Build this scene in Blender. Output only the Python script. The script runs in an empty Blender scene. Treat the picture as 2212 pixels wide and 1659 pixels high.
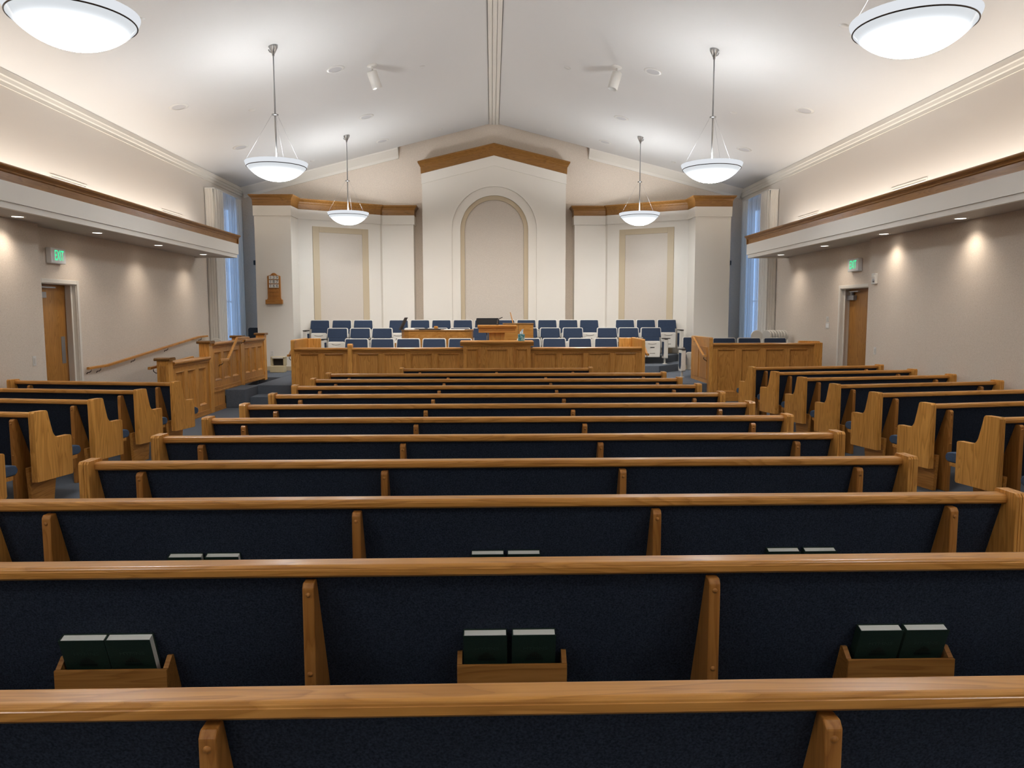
import bpy, bmesh, math, random
from mathutils import Vector, Matrix
random.seed(7)
S = bpy.context.scene
COL = S.collection
PI = math.pi
ORD = "first second third fourth fifth sixth seventh eighth ninth tenth eleventh twelfth thirteenth fourteenth fifteenth sixteenth".split()

# ------------------------------------------------------------------ materials
def new_mat(name):
    m = bpy.data.materials.new(name); m.use_nodes = True
    nt = m.node_tree; nt.nodes.clear()
    out = nt.nodes.new('ShaderNodeOutputMaterial')
    return m, nt, out
def N(nt, t, **kw):
    n = nt.nodes.new(t)
    for k, v in kw.items():
        if k in n.inputs.keys(): n.inputs[k].default_value = v
        else: setattr(n, k, v)
    return n
def ramp(nt, stops):
    r = nt.nodes.new('ShaderNodeValToRGB'); e = r.color_ramp.elements
    while len(e) < len(stops): e.new(0.5)
    for i, (p, c) in enumerate(stops):
        e[i].position = p; e[i].color = (c[0], c[1], c[2], 1)
    return r
def c4(c): return (c[0], c[1], c[2], 1)
def plain(name, col, rough=0.5, metal=0.0, spec=0.5, noise=None, bump=None, coat=0.0):
    """noise=(scale, amount): soft colour mottling; bump=(scale, strength)"""
    m, nt, out = new_mat(name); L = nt.links.new
    b = N(nt, 'ShaderNodeBsdfPrincipled', Roughness=rough, Metallic=metal)
    b.inputs['Specular IOR Level'].default_value = spec
    b.inputs['Coat Weight'].default_value = coat
    b.inputs['Base Color'].default_value = c4(col)
    L(b.outputs[0], out.inputs[0])
    tc = N(nt, 'ShaderNodeTexCoord')
    if noise:
        n = N(nt, 'ShaderNodeTexNoise', Scale=noise[0], Detail=4.0)
        L(tc.outputs['Object'], n.inputs['Vector'])
        a = noise[1]
        r = ramp(nt, [(0.3, [x * (1 - a) for x in col]), (0.7, [min(1, x * (1 + a)) for x in col])])
        L(n.outputs['Fac'], r.inputs[0]); L(r.outputs[0], b.inputs['Base Color'])
    if bump:
        n2 = N(nt, 'ShaderNodeTexNoise', Scale=bump[0], Detail=3.0)
        L(tc.outputs['Object'], n2.inputs['Vector'])
        bp = N(nt, 'ShaderNodeBump', Strength=bump[1], Distance=0.01)
        L(n2.outputs['Fac'], bp.inputs['Height']); L(bp.outputs[0], b.inputs['Normal'])
    return m
def oak(name, axis, tone=1.0, rough=0.32, warm=1.0):
    """Oak: cathedral bands and fine pores running along the given local axis (0 x, 1 y, 2 z)."""
    m, nt, out = new_mat(name); L = nt.links.new
    tc = N(nt, 'ShaderNodeTexCoord'); oi = N(nt, 'ShaderNodeObjectInfo')
    mul = N(nt, 'ShaderNodeMath', operation='MULTIPLY'); mul.inputs[1].default_value = 37.0
    L(oi.outputs['Random'], mul.inputs[0])
    add = N(nt, 'ShaderNodeVectorMath', operation='ADD')
    L(tc.outputs['Object'], add.inputs[0]); L(mul.outputs[0], add.inputs[1])
    def mapped(along, across):
        mp = N(nt, 'ShaderNodeMapping')
        s = [across] * 3; s[axis] = along
        mp.inputs['Scale'].default_value = s
        L(add.outputs[0], mp.inputs['Vector']); return mp
    m1 = mapped(0.55, 5.0)
    n1 = N(nt, 'ShaderNodeTexNoise', Scale=1.6, Detail=2.0, Distortion=0.6); L(m1.outputs[0], n1.inputs['Vector'])
    k = N(nt, 'ShaderNodeMath', operation='MULTIPLY'); k.inputs[1].default_value = 11.0; L(n1.outputs['Fac'], k.inputs[0])
    fr = N(nt, 'ShaderNodeMath', operation='FRACT'); L(k.outputs[0], fr.inputs[0])
    m2 = mapped(3.0, 130.0)
    n2 = N(nt, 'ShaderNodeTexNoise', Scale=1.0, Detail=3.0); L(m2.outputs[0], n2.inputs['Vector'])
    m3 = mapped(0.3, 2.2)
    n3 = N(nt, 'ShaderNodeTexNoise', Scale=1.0, Detail=2.0); L(m3.outputs[0], n3.inputs['Vector'])
    t = tone * 1.28
    r1 = ramp(nt, [(0.0, (0.34 * t * warm, 0.148 * t, 0.030 * t)), (0.35, (0.43 * t * warm, 0.196 * t, 0.044 * t)), (0.85, (0.475 * t * warm, 0.225 * t, 0.056 * t)), (1.0, (0.39 * t * warm, 0.175 * t, 0.037 * t))])
    L(fr.outputs[0], r1.inputs[0])
    r2 = ramp(nt, [(0.32, (0.80, 0.75, 0.68)), (0.5, (1, 1, 1))]); L(n2.outputs['Fac'], r2.inputs[0])
    mx = N(nt, 'ShaderNodeMix', data_type='RGBA', blend_type='MULTIPLY'); mx.inputs[0].default_value = 0.8
    L(r1.outputs[0], mx.inputs[6]); L(r2.outputs[0], mx.inputs[7])
    r3 = ramp(nt, [(0.3, (0.86, 0.84, 0.80)), (0.7, (1.1, 1.1, 1.1))]); L(n3.outputs['Fac'], r3.inputs[0])
    mx2 = N(nt, 'ShaderNodeMix', data_type='RGBA', blend_type='MULTIPLY'); mx2.inputs[0].default_value = 1.0
    L(mx.outputs[2], mx2.inputs[6]); L(r3.outputs[0], mx2.inputs[7])
    b = N(nt, 'ShaderNodeBsdfPrincipled', Roughness=rough)
    b.inputs['Coat Weight'].default_value = 0.10; b.inputs['Coat Roughness'].default_value = 0.18; b.inputs['Specular IOR Level'].default_value = 0.3
    L(mx2.outputs[2], b.inputs['Base Color'])
    bp = N(nt, 'ShaderNodeBump', Strength=0.12, Distance=0.002); L(n2.outputs['Fac'], bp.inputs['Height']); L(bp.outputs[0], b.inputs['Normal'])
    L(b.outputs[0], out.inputs[0])
    return m
def speckle(name, col, dark, light, scale=70.0, rough=0.9, bump=0.25):
    """Woven wall covering or carpet: fine two-colour flecks."""
    m, nt, out = new_mat(name); L = nt.links.new
    tc = N(nt, 'ShaderNodeTexCoord')
    n = N(nt, 'ShaderNodeTexNoise', Scale=scale, Detail=3.0, Roughness=0.7); L(tc.outputs['Object'], n.inputs['Vector'])
    r = ramp(nt, [(0.33, dark), (0.42, col), (0.57, col), (0.67, light)]); L(n.outputs['Fac'], r.inputs[0])
    n3 = N(nt, 'ShaderNodeTexNoise', Scale=scale * 3.1, Detail=2.0); L(tc.outputs['Object'], n3.inputs['Vector'])
    r3 = ramp(nt, [(0.3, (0.84, 0.84, 0.84)), (0.7, (1.12, 1.12, 1.12))]); L(n3.outputs['Fac'], r3.inputs[0])
    mx = N(nt, 'ShaderNodeMix', data_type='RGBA', blend_type='MULTIPLY'); mx.inputs[0].default_value = 1.0
    L(r.outputs[0], mx.inputs[6]); L(r3.outputs[0], mx.inputs[7])
    b = N(nt, 'ShaderNodeBsdfPrincipled', Roughness=rough); b.inputs['Specular IOR Level'].default_value = 0.2
    L(mx.outputs[2], b.inputs['Base Color'])
    bp = N(nt, 'ShaderNodeBump', Strength=bump, Distance=0.004); L(n3.outputs['Fac'], bp.inputs['Height']); L(bp.outputs[0], b.inputs['Normal'])
    L(b.outputs[0], out.inputs[0])
    return m
def glow(name, col, strength):
    m, nt, out = new_mat(name)
    e = N(nt, 'ShaderNodeEmission', Strength=strength); e.inputs[0].default_value = c4(col)
    nt.links.new(e.outputs[0], out.inputs[0]); return m
def bowl_glass(name, col, s_low, s_high, span):
    """Lit frosted bowl: the lamps sit low in the bowl, so the glass gives less light towards its rim."""
    m, nt, out = new_mat(name); L = nt.links.new
    tc = N(nt, 'ShaderNodeTexCoord'); sp = N(nt, 'ShaderNodeSeparateXYZ'); L(tc.outputs['Object'], sp.inputs[0])
    mr = N(nt, 'ShaderNodeMapRange'); mr.inputs[1].default_value = span[1]; mr.inputs[2].default_value = span[0]
    L(sp.outputs[2], mr.inputs[0])
    pw = N(nt, 'ShaderNodeMath', operation='POWER'); pw.inputs[1].default_value = 4.5; L(mr.outputs[0], pw.inputs[0])
    ma = N(nt, 'ShaderNodeMath', operation='MULTIPLY_ADD'); ma.inputs[1].default_value = s_low; ma.inputs[2].default_value = s_high; L(pw.outputs[0], ma.inputs[0])
    e = N(nt, 'ShaderNodeEmission'); e.inputs[0].default_value = c4(col); L(ma.outputs[0], e.inputs[1])
    g = N(nt, 'ShaderNodeBsdfGlossy', Roughness=0.12); g.inputs[0].default_value = (0.05, 0.05, 0.05, 1)
    a = N(nt, 'ShaderNodeAddShader'); L(e.outputs[0], a.inputs[0]); L(g.outputs[0], a.inputs[1]); L(a.outputs[0], out.inputs[0])
    return m
def sheer(name, col, clear, tr=0.4):
    m, nt, out = new_mat(name); L = nt.links.new
    d = N(nt, 'ShaderNodeBsdfDiffuse'); d.inputs[0].default_value = c4(col)
    t = N(nt, 'ShaderNodeBsdfTranslucent'); t.inputs[0].default_value = c4(col)
    x = N(nt, 'ShaderNodeBsdfTransparent')
    m1 = N(nt, 'ShaderNodeMixShader'); m1.inputs[0].default_value = tr; L(d.outputs[0], m1.inputs[1]); L(t.outputs[0], m1.inputs[2])
    m2 = N(nt, 'ShaderNodeMixShader'); m2.inputs[0].default_value = clear; L(m1.outputs[0], m2.inputs[1]); L(x.outputs[0], m2.inputs[2])
    L(m2.outputs[0], out.inputs[0]); return m

M = {}
BOWL_S = 46.0
M['oak_x'] = oak('oak_along', 0, 0.98); M['oak_y'] = oak('oak_deep', 1, 0.98); M['oak_z_lit'] = oak('oak_upright_lit', 2, 1.18, 0.34, 0.96)  # upright oak is lightened, as if side light fell on it
M['oak_shaded'] = oak('oak_shaded', 2, 0.66, 0.34, 1.08); M['oak_shaded_x'] = oak('oak_shaded_x', 0, 0.60, 0.36, 1.05)  # darker copies of the oak: shade of less lit faces put into the tone
M['oak_panel'] = oak('oak_panel_upright', 2, 0.95, 0.36); M['oak_frame'] = oak('oak_frame_along', 0, 0.84, 0.34)
M['oak_trim'] = oak('oak_crown', 0, 0.44, 0.40); M['oak_trim_y'] = oak('oak_crown_deep', 1, 0.62, 0.36)
M['oak_dark'] = oak('oak_cap_dark', 0, 0.40, 0.3); M['oak_piano'] = oak('oak_piano', 0, 0.62, 0.24); M['oak_door'] = oak('oak_door', 2, 0.70, 0.36)
M['navy'] = plain('navy_fabric', (0.030, 0.039, 0.060), 0.95, spec=0.15, noise=(160, 0.5), bump=(500, 0.3))
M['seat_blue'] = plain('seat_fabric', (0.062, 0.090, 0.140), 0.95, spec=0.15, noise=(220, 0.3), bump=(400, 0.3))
M['chair_blue'] = plain('chair_fabric', (0.030, 0.044, 0.076), 0.95, spec=0.15, noise=(220, 0.35), bump=(400, 0.3))
M['chair_white'] = plain('chair_plastic', (0.60, 0.57, 0.51), 0.38)
M['dark'] = plain('dark_recess', (0.03, 0.022, 0.018), 0.7)
M['black'] = plain('black_plastic', (0.008, 0.008, 0.009), 0.55)
M['carpet'] = speckle('carpet', (0.105, 0.118, 0.138), (0.055, 0.063, 0.078), (0.19, 0.21, 0.24), 140.0, 0.98, 0.5)
M['wallfab'] = speckle('wall_fabric', (0.69, 0.60, 0.505), (0.58, 0.495, 0.41), (0.75, 0.67, 0.59), 60.0)
M['wallfab_panel'] = speckle('panel_fabric', (0.58, 0.52, 0.45), (0.50, 0.445, 0.385), (0.65, 0.59, 0.52), 80.0)
M['paint'] = plain('cream_paint', (0.71, 0.67, 0.60), 0.6, bump=(120, 0.06))
M['fascia_lit'] = plain('cream_paint_lit', (0.83, 0.80, 0.74), 0.6, bump=(120, 0.06))  # cream paint lightened to stand in for light the fascia lacks
M['upper'] = plain('upper_wall_paint', (0.68, 0.63, 0.57), 0.7, bump=(120, 0.06))
M['ceil'] = plain('ceiling_paint', (0.66, 0.645, 0.625), 0.8, bump=(90, 0.12))
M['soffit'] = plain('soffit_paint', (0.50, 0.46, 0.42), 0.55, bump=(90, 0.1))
M['tan'] = plain('tan_frame_paint', (0.50, 0.41, 0.28), 0.6)
M['white'] = plain('white_plastic', (0.68, 0.66, 0.62), 0.4)
M['grey'] = plain('grey_metal', (0.33, 0.33, 0.34), 0.4, 0.6)
M['grille'] = plain('speaker_grille', (0.55, 0.54, 0.54), 0.8)
M['nickel'] = plain('brushed_nickel', (0.36, 0.355, 0.35), 0.28, 1.0)
M['bronze'] = plain('dark_bronze', (0.06, 0.04, 0.03), 0.4, 0.8)
M['green'] = plain('green_cloth', (0.008, 0.026, 0.017), 0.6, noise=(300, 0.3))
M['green_dark'] = plain('green_stamp', (0.003, 0.008, 0.006), 0.5)
M['green_lite'] = plain('green_lettering', (0.018, 0.045, 0.032), 0.5)
M['pages'] = plain('book_pages', (0.85, 0.84, 0.78), 0.8)
M['black_ink'] = plain('black_ink', (0.01, 0.01, 0.01), 0.6)
M['tile'] = plain('number_tile', (0.70, 0.68, 0.62), 0.5)
M['stool'] = plain('beige_plastic', (0.50, 0.41, 0.25), 0.5)
M['tissue'] = plain('tissue_paper', (0.8, 0.82, 0.84), 0.8)
M['bowl_rim'] = glow('bowl_rim_glass', (0.92, 0.95, 1.0), 0.40)
M['bowl'] = bowl_glass('lit_bowl_glass', (0.92, 0.96, 1.0), BOWL_S, 0.36, (-0.208, 0.0))
M['lamp'] = glow('downlight_lens', (1.0, 0.93, 0.83), 3.0)
M['exit_green'] = glow('exit_letters', (0.04, 0.72, 0.30), 0.75)
M['exit_bg'] = plain('exit_face', (0.82, 0.82, 0.81), 0.5)
M['sheer'] = sheer('sheer_curtain', (0.80, 0.80, 0.80), 0.56, 0.22)
M['drape'] = sheer('lined_drape', (0.74, 0.70, 0.63), 0.0, 0.1)
def teal():
    m, nt, out = new_mat('tissue_box_print'); L = nt.links.new
    tc = N(nt, 'ShaderNodeTexCoord'); n = N(nt, 'ShaderNodeTexNoise', Scale=22.0, Detail=4.0, Distortion=1.0); L(tc.outputs['Object'], n.inputs['Vector'])
    r = ramp(nt, [(0.3, (0.01, 0.09, 0.13)), (0.5, (0.05, 0.26, 0.32)), (0.68, (0.5, 0.62, 0.62))]); L(n.outputs['Fac'], r.inputs[0])
    b = N(nt, 'ShaderNodeBsdfPrincipled', Roughness=0.5); L(r.outputs[0], b.inputs['Base Color']); L(b.outputs[0], out.inputs[0]); return m
M['teal'] = teal()
def pane_mat():
    m, nt, out = new_mat('window_glass'); L = nt.links.new
    t = N(nt, 'ShaderNodeBsdfTransparent'); g = N(nt, 'ShaderNodeBsdfGlossy', Roughness=0.02)
    x = N(nt, 'ShaderNodeMixShader'); x.inputs[0].default_value = 0.06; L(t.outputs[0], x.inputs[1]); L(g.outputs[0], x.inputs[2]); L(x.outputs[0], out.inputs[0]); return m
M['pane'] = pane_mat()

# ------------------------------------------------------------------ mesh helpers
class MB:
    def __init__(s): s.b = bmesh.new()
    def box(s, x0, x1, y0, y1, z0, z1):
        v = [s.b.verts.new((x, y, z)) for z in (z0, z1) for y in (y0, y1) for x in (x0, x1)]
        for f in ((0, 2, 3, 1), (4, 5, 7, 6), (0, 1, 5, 4), (2, 6, 7, 3), (0, 4, 6, 2), (1, 3, 7, 5)): s.b.faces.new([v[i] for i in f])
        return s
    def prism(s, poly, axis, a, b):
        """extrude a closed 2D outline along an axis: x -> (y,z), y -> (x,z), z -> (x,y)"""
        def P(p, t): return {0: (t, p[0], p[1]), 1: (p[0], t, p[1]), 2: (p[0], p[1], t)}[axis]
        A = [s.b.verts.new(P(p, a)) for p in poly]; B = [s.b.verts.new(P(p, b)) for p in poly]
        s.b.faces.new(A); s.b.faces.new(B[::-1])
        n = len(poly)
        for i in range(n): s.b.faces.new((A[i], B[i], B[(i + 1) % n], A[(i + 1) % n]))
        return s
    def tube(s, pts, r, n=8, cap=True):
        pts = [Vector(p) for p in pts]; rings = []
        for i, p in enumerate(pts):
            d = (pts[min(i + 1, len(pts) - 1)] - pts[max(i - 1, 0)]).normalized()
            u = d.cross(Vector((0, 0, 1)) if abs(d.z) < 0.9 else Vector((1, 0, 0))).normalized(); w = d.cross(u)
            rr = r[i] if isinstance(r, (list, tuple)) else r
            rings.append([s.b.verts.new(p + u * rr * math.cos(2 * PI * k / n) + w * rr * math.sin(2 * PI * k / n)) for k in range(n)])
        for a, b in zip(rings, rings[1:]):
            for k in range(n): s.b.faces.new((a[k], a[(k + 1) % n], b[(k + 1) % n], b[k])).smooth = True
        if cap: s.b.faces.new(rings[0]); s.b.faces.new(rings[-1][::-1])
        return s
    def lathe(s, prof, n=32, c=(0, 0, 0), smooth=True):
        rings = []
        for r, z in prof:
            if r < 1e-6: rings.append([s.b.verts.new((c[0], c[1], c[2] + z))])
            else: rings.append([s.b.verts.new((c[0] + r * math.cos(2 * PI * k / n), c[1] + r * math.sin(2 * PI * k / n), c[2] + z)) for k in range(n)])
        for a, b in zip(rings, rings[1:]):
            for k in range(n):
                q = [a[k % len(a)], a[(k + 1) % len(a)], b[(k + 1) % len(b)], b[k % len(b)]]
                q = list(dict.fromkeys(q))
                if len(q) > 2: s.b.faces.new(q).smooth = smooth
        return s
    def grid(s, rows, smooth=True):
        R = [[s.b.verts.new(p) for p in row] for row in rows]
        for a, b in zip(R, R[1:]):
            for i in range(len(a) - 1): s.b.faces.new((a[i], a[i + 1], b[i + 1], b[i])).smooth = smooth
        return s
    def xf(s, mat):
        s.b.transform(mat); return s
    def make(s, name, mat, parent=None, bevel=0.0, seg=2, label=None, loc=None, norm=True):
        if norm: bmesh.ops.recalc_face_normals(s.b, faces=s.b.faces)
        me = bpy.data.meshes.new(name); s.b.to_mesh(me); s.b.free()
        me.materials.append(M[mat] if isinstance(mat, str) else mat)
        o = bpy.data.objects.new(name, me); COL.objects.link(o)
        if parent: o.parent = parent
        if loc: o.location = loc
        if bevel:
            md = o.modifiers.new('edge', 'BEVEL'); md.width = bevel; md.segments = seg; md.limit_method = 'ANGLE'; md.angle_limit = 0.6
        if label: o['label'] = label
        return o
def tag(o, label=None, cat=None, group=None, kind=None):
    if label: o['label'] = label
    if cat: o['category'] = cat
    if group: o['group'] = group
    if kind: o['kind'] = kind
    return o
def thing(name, label, cat, loc=(0, 0, 0), rz=0.0, group=None):
    o = bpy.data.objects.new(name, None); COL.objects.link(o); o.empty_display_size = 0.1
    o.location = loc; o.rotation_euler = (0, 0, rz)
    return tag(o, label, cat, group)
def struct(o, kind='structure'): o['kind'] = kind; return o
def sroot(name, loc=(0, 0, 0), rz=0.0):
    o = bpy.data.objects.new(name, None); COL.objects.link(o); o.location = loc; o.rotation_euler = (0, 0, rz); o['kind'] = 'structure'; return o
KIDS = {}
def kids(o): return [c for c in bpy.data.objects if c.parent == o]
def copy_tree(o, parent=None, tree=None):
    if tree is None: tree = collect(o)
    c = o.copy(); COL.objects.link(c); c.parent = parent
    for k, sub in tree: copy_tree(k, c, sub)
    return c
def collect(o): return [(k, collect(k)) for k in kids(o)]
def inset(poly, d):
    cx = sum(p[0] for p in poly) / len(poly); cy = sum(p[1] for p in poly) / len(poly)
    return [(cx + (x - cx) * (1 - d), cy + (y - cy) * (1 - d)) for x, y in poly]
def arc(cx, cy, r, a0, a1, n=8): return [(cx + r * math.cos(a0 + (a1 - a0) * i / n), cy + r * math.sin(a0 + (a1 - a0) * i / n)) for i in range(n + 1)]
def round_rect(x0, x1, y0, y1, r, n=5):
    return arc(x1 - r, y1 - r, r, 0, PI / 2, n) + arc(x0 + r, y1 - r, r, PI / 2, PI, n) + arc(x0 + r, y0 + r, r, PI, 1.5 * PI, n) + arc(x1 - r, y0 + r, r, 1.5 * PI, 2 * PI, n)
def text_mesh(name, body, size, mat, parent, loc, rot, depth=0.001, sx=1.0):
    cu = bpy.data.curves.new(name, 'FONT'); cu.body = body; cu.size = size; cu.align_x = 'CENTER'; cu.align_y = 'CENTER'; cu.extrude = depth
    t = bpy.data.objects.new(name, cu); COL.objects.link(t)
    dg = bpy.context.evaluated_depsgraph_get()
    me = bpy.data.meshes.new_from_object(t.evaluated_get(dg)); bpy.data.objects.remove(t); bpy.data.curves.remove(cu)
    me.materials.clear(); me.materials.append(M[mat])
    o = bpy.data.objects.new(name, me); COL.objects.link(o); o.parent = parent; o.location = loc; o.rotation_euler = rot; o.scale = (sx, 1, 1)
    return o

# ------------------------------------------------------------------ room numbers
XW, XN = 6.62, 6.42                 # side walls beside the doors, and where they step in towards the back of the room
YB, YR = 20.25, -8.5                # wall behind the stand, wall behind the camera
ZE, ZR = 4.95, 6.62                 # eaves and ridge
SL = (ZR - ZE) / XW
def zc(x): return ZR - SL * abs(x)
ZS = 2.957                          # underside of the side soffits
SE = 16.95                          # their far end
XF = 5.70                           # their faces

# ------------------------------------------------------------------ setting
struct(MB().box(-7.2, 7.2, YR - .3, YB + .3, -0.2, 0.0).make('floor', 'carpet'))
c = MB()
c.box(-.15, .15, YR - .2, 20.0, ZR + .12, ZR + .5)
for s in (-1, 1):
    c.prism([(s * .129, zc(.129)), (s * 2.5, zc(2.5)), (s * 2.5, zc(2.5) + .5), (s * .129, ZR + .5)], 1, YR - .2, 20.0)
    c.prism([(s * 2.5, zc(2.5)), (s * 7.0, zc(7.0)), (s * 7.0, zc(7.0) + .5), (s * 2.5, zc(2.5) + .5)], 1, YR - .2, YB + .2)
    c.prism([(0, ZR + .5), (s * 2.6, zc(2.6) + .5), (s * 2.6, zc(2.6) + .7), (0, ZR + .7)], 1, 19.9, YB + .2)
struct(c.make('ceiling', 'ceil'))
struct(MB().box(-7.0, 7.0, YB, YB + .25, 0, 7.4).make('wall_front', 'wallfab'))
struct(MB().box(-7.0, 7.0, YR - .25, YR, 0, 7.4).make('wall_rear', 'upper'))
DOOR = {-1: (11.15, 12.085), 1: (13.225, 14.305)}
JOG = {-1: 10.83, 1: 12.86}
WIN = (18.25, 19.55, 0.75, 4.35); XO = 6.74
ZD = 2.16
for s, side in ((-1, 'left'), (1, 'right')):
    def X(a, b): return (min(s * a, s * b), max(s * a, s * b))
    d0, d1 = DOOR[s]
    w = MB()
    w.box(*X(XN, 7.0), YR, JOG[s], 0, ZS + .02)
    w.box(*X(XW, 7.0), JOG[s], d0, 0, ZS + .02); w.box(*X(XW, 7.0), d0, d1, ZD, ZS + .02)
    w.box(*X(XW, 7.0), d1, 17.5, 0, ZS + .02); w.box(*X(XW, XO), 17.5, WIN[0], 0, ZS + .02); w.box(*X(XW, XO), WIN[0], WIN[1], 0, WIN[2]); w.box(*X(XW, XO), WIN[1], YB, 0, ZS + .02)
    struct(w.make('wall_' + side, 'wallfab'))
    w = MB()
    w.box(*X(XW, 7.0), YR, 17.5, ZS + .02, 5.2); w.box(*X(XW, XO), 17.5, WIN[0], ZS + .02, 5.2); w.box(*X(XW, XO), WIN[0], WIN[1], WIN[3], 5.2); w.box(*X(XW, XO), WIN[1], YB, ZS + .02, 5.2)
    struct(w.make('wall_' + side + '_upper', 'upper'))
    # baseboards
    b = MB()
    b.box(*X(XN - .012, XN - .001), YR, JOG[s], 0.0, .10); b.box(*X(XW - .012, XW - .001), d1 + .09, 17.3, 0.0, .10)
    struct(b.make('baseboard_' + side, 'tan'))
    # crown along the eaves
    ze = zc(XW)
    pr = [(s * (XW - .001), ze - .20), (s * (XW - .02), ze - .20), (s * (XW - .02), ze - .145), (s * (XW - .035), ze - .13), (s * (XW - .045), ze - .085), (s * (XW - .06), ze - .07), (s * (XW - .06), ze + .008), (s * (XW - .001), ze - .002)]
    struct(MB().prism(pr, 1, YR, YB - .001).make('trim_%d' % (1 if s < 0 else 2), 'paint'))
    # crown on the front wall, stopping short of the centre
    cr = MB(); q = []
    for x in (2.5, XW - .06):
        z = zc(x); q.append([(s * x, YB - .001, z - .235), (s * x, YB - .03, z - .235), (s * x, YB - .05, z - .17), (s * x, 20.02, z - .03), (s * x, 20.0, z - .001), (s * x, YB - .001, z - .001)])
    A = [cr.b.verts.new(p) for p in q[0]]; B = [cr.b.verts.new(p) for p in q[1]]
    cr.b.faces.new(A); cr.b.faces.new(B[::-1])
    for i in range(6): cr.b.faces.new((A[i], B[i], B[(i + 1) % 6], A[(i + 1) % 6]))
    struct(cr.make('trim_%d' % (3 if s < 0 else 4), 'paint'))
    # soffit box with its trough for the cove lights
    sf = MB()
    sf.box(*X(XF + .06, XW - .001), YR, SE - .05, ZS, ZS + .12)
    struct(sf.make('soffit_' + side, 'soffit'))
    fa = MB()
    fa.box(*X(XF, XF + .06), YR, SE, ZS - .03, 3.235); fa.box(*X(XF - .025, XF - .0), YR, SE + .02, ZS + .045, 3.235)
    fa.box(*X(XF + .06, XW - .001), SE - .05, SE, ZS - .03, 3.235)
    struct(fa.make('trim_%d' % (5 if s < 0 else 6), 'fascia_lit'))
    prof = [(0, 3.235), (.03, 3.235), (.03, 3.25), (.035, 3.335), (.05, 3.345), (.055, 3.36), (.075, 3.375), (.10, 3.385), (.11, 3.40), (.11, 3.415), (0, 3.415)]
    wc = MB()
    wc.prism([(s * (XF + .02 - a), z) for a, z in prof], 1, YR, SE + .0)
    e = MB()
    wc.prism([(SE + a - .02, z) for a, z in prof], 0, *X(XF - .04, XW - .001))
    struct(wc.make('trim_%d' % (7 if s < 0 else 8), 'oak_trim_y'))

# ridge strip with its flutes
rs = MB()
zz = zc(.12) - .012
rs.box(-.122, .122, YR, 19.98, zz + .03, ZR + .119)
for x in (-.082, 0.0, .082): rs.box(x - .0375, x + .0375, YR, 19.995, zz - .012, zz + .0305)
struct(rs.make('trim_9', 'paint'))

# ------------------------------------------------------------------ tower with the arch, and the wings beside it
def arch_pts(r, zc_, zb, n=28): return [(r, zb)] + arc(0, zc_, r, 0, PI, n) + [(-r, zb)]
ZA, ZB = 3.875, 0.69
TX = 1.87; Z1, Z2 = 5.30, 5.765
tw = MB()
out = [(-TX, ZB), (-TX, Z1), (0, Z2), (TX, Z1), (TX, ZB)]
tw.prism(out + arch_pts(1.11, ZA, ZB), 1, 19.90, YB - .001)
struct(tw.make('wall_front_tower', 'paint'))
t2 = MB().prism([(-TX - .012, Z1 - .26), (-TX - .012, Z1), (0, Z2), (TX + .012, Z1), (TX + .012, Z1 - .26), (0, Z2 - .255)], 1, 19.872, 19.899)
struct(t2.make('trim_10', 'paint'))
ring = lambda ro, ri, y0, y1: MB().prism(arch_pts(ro, ZA, ZB) + arch_pts(ri, ZA, ZB)[::-1], 1, y0, y1)
struct(ring(1.109, .888, 19.935, YB - .002).make('trim_11', 'paint'))
struct(ring(.887, .778, 19.975, YB - .002).make('trim_12', 'tan'))
struct(MB().prism(arch_pts(.777, ZA, ZB), 1, 20.01, YB - .003).make('wall_front_arch', 'wallfab_panel'))
# peaked oak crown: a moulded profile swept over the gable
def crown_path(pts, prof, name, mat, closed_back=0.0):
    """sweep (out, up) profile along plan points (x,y,z) whose outward side is on the right of travel seen from above"""
    b = MB(); P = [Vector(p) for p in pts]; rings = []
    for i, p in enumerate(P):
        ds = []
        if i > 0: ds.append((P[i] - P[i - 1]).normalized())
        if i < len(P) - 1: ds.append((P[i + 1] - P[i]).normalized())
        ns = [Vector((d.y, -d.x, 0)).normalized() for d in ds]
        n = sum(ns, Vector()) / len(ns); n = n / max(n.length_squared, 1e-6)
        rings.append([b.b.verts.new(p + n * o + Vector((0, 0, u))) for o, u in prof])
    m = len(prof)
    for A, B in zip(rings, rings[1:]):
        for k in range(m): b.b.faces.new((A[k], A[(k + 1) % m], B[(k + 1) % m], B[k]))
    b.b.faces.new(rings[0]); b.b.faces.new(rings[-1][::-1])
    return struct(b.make(name, mat))
CP = [(0.0, 0.0), (.025, 0.0), (.025, .02), (.03, .13), (.04, .145), (.05, .175), (.075, .20), (.09, .215), (.10, .225), (.10, .25), (0.0, .25)]
gp = [(o, u * 1.18) for o, u in CP]
crown_path([(-TX, 20.2, Z1), (-TX, 19.872, Z1), (0, 19.872, Z2), (TX, 19.872, Z1), (TX, 20.2, Z1)], gp, 'trim_13', 'oak_trim')
ZT = 4.48
n_trim = 14
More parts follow.
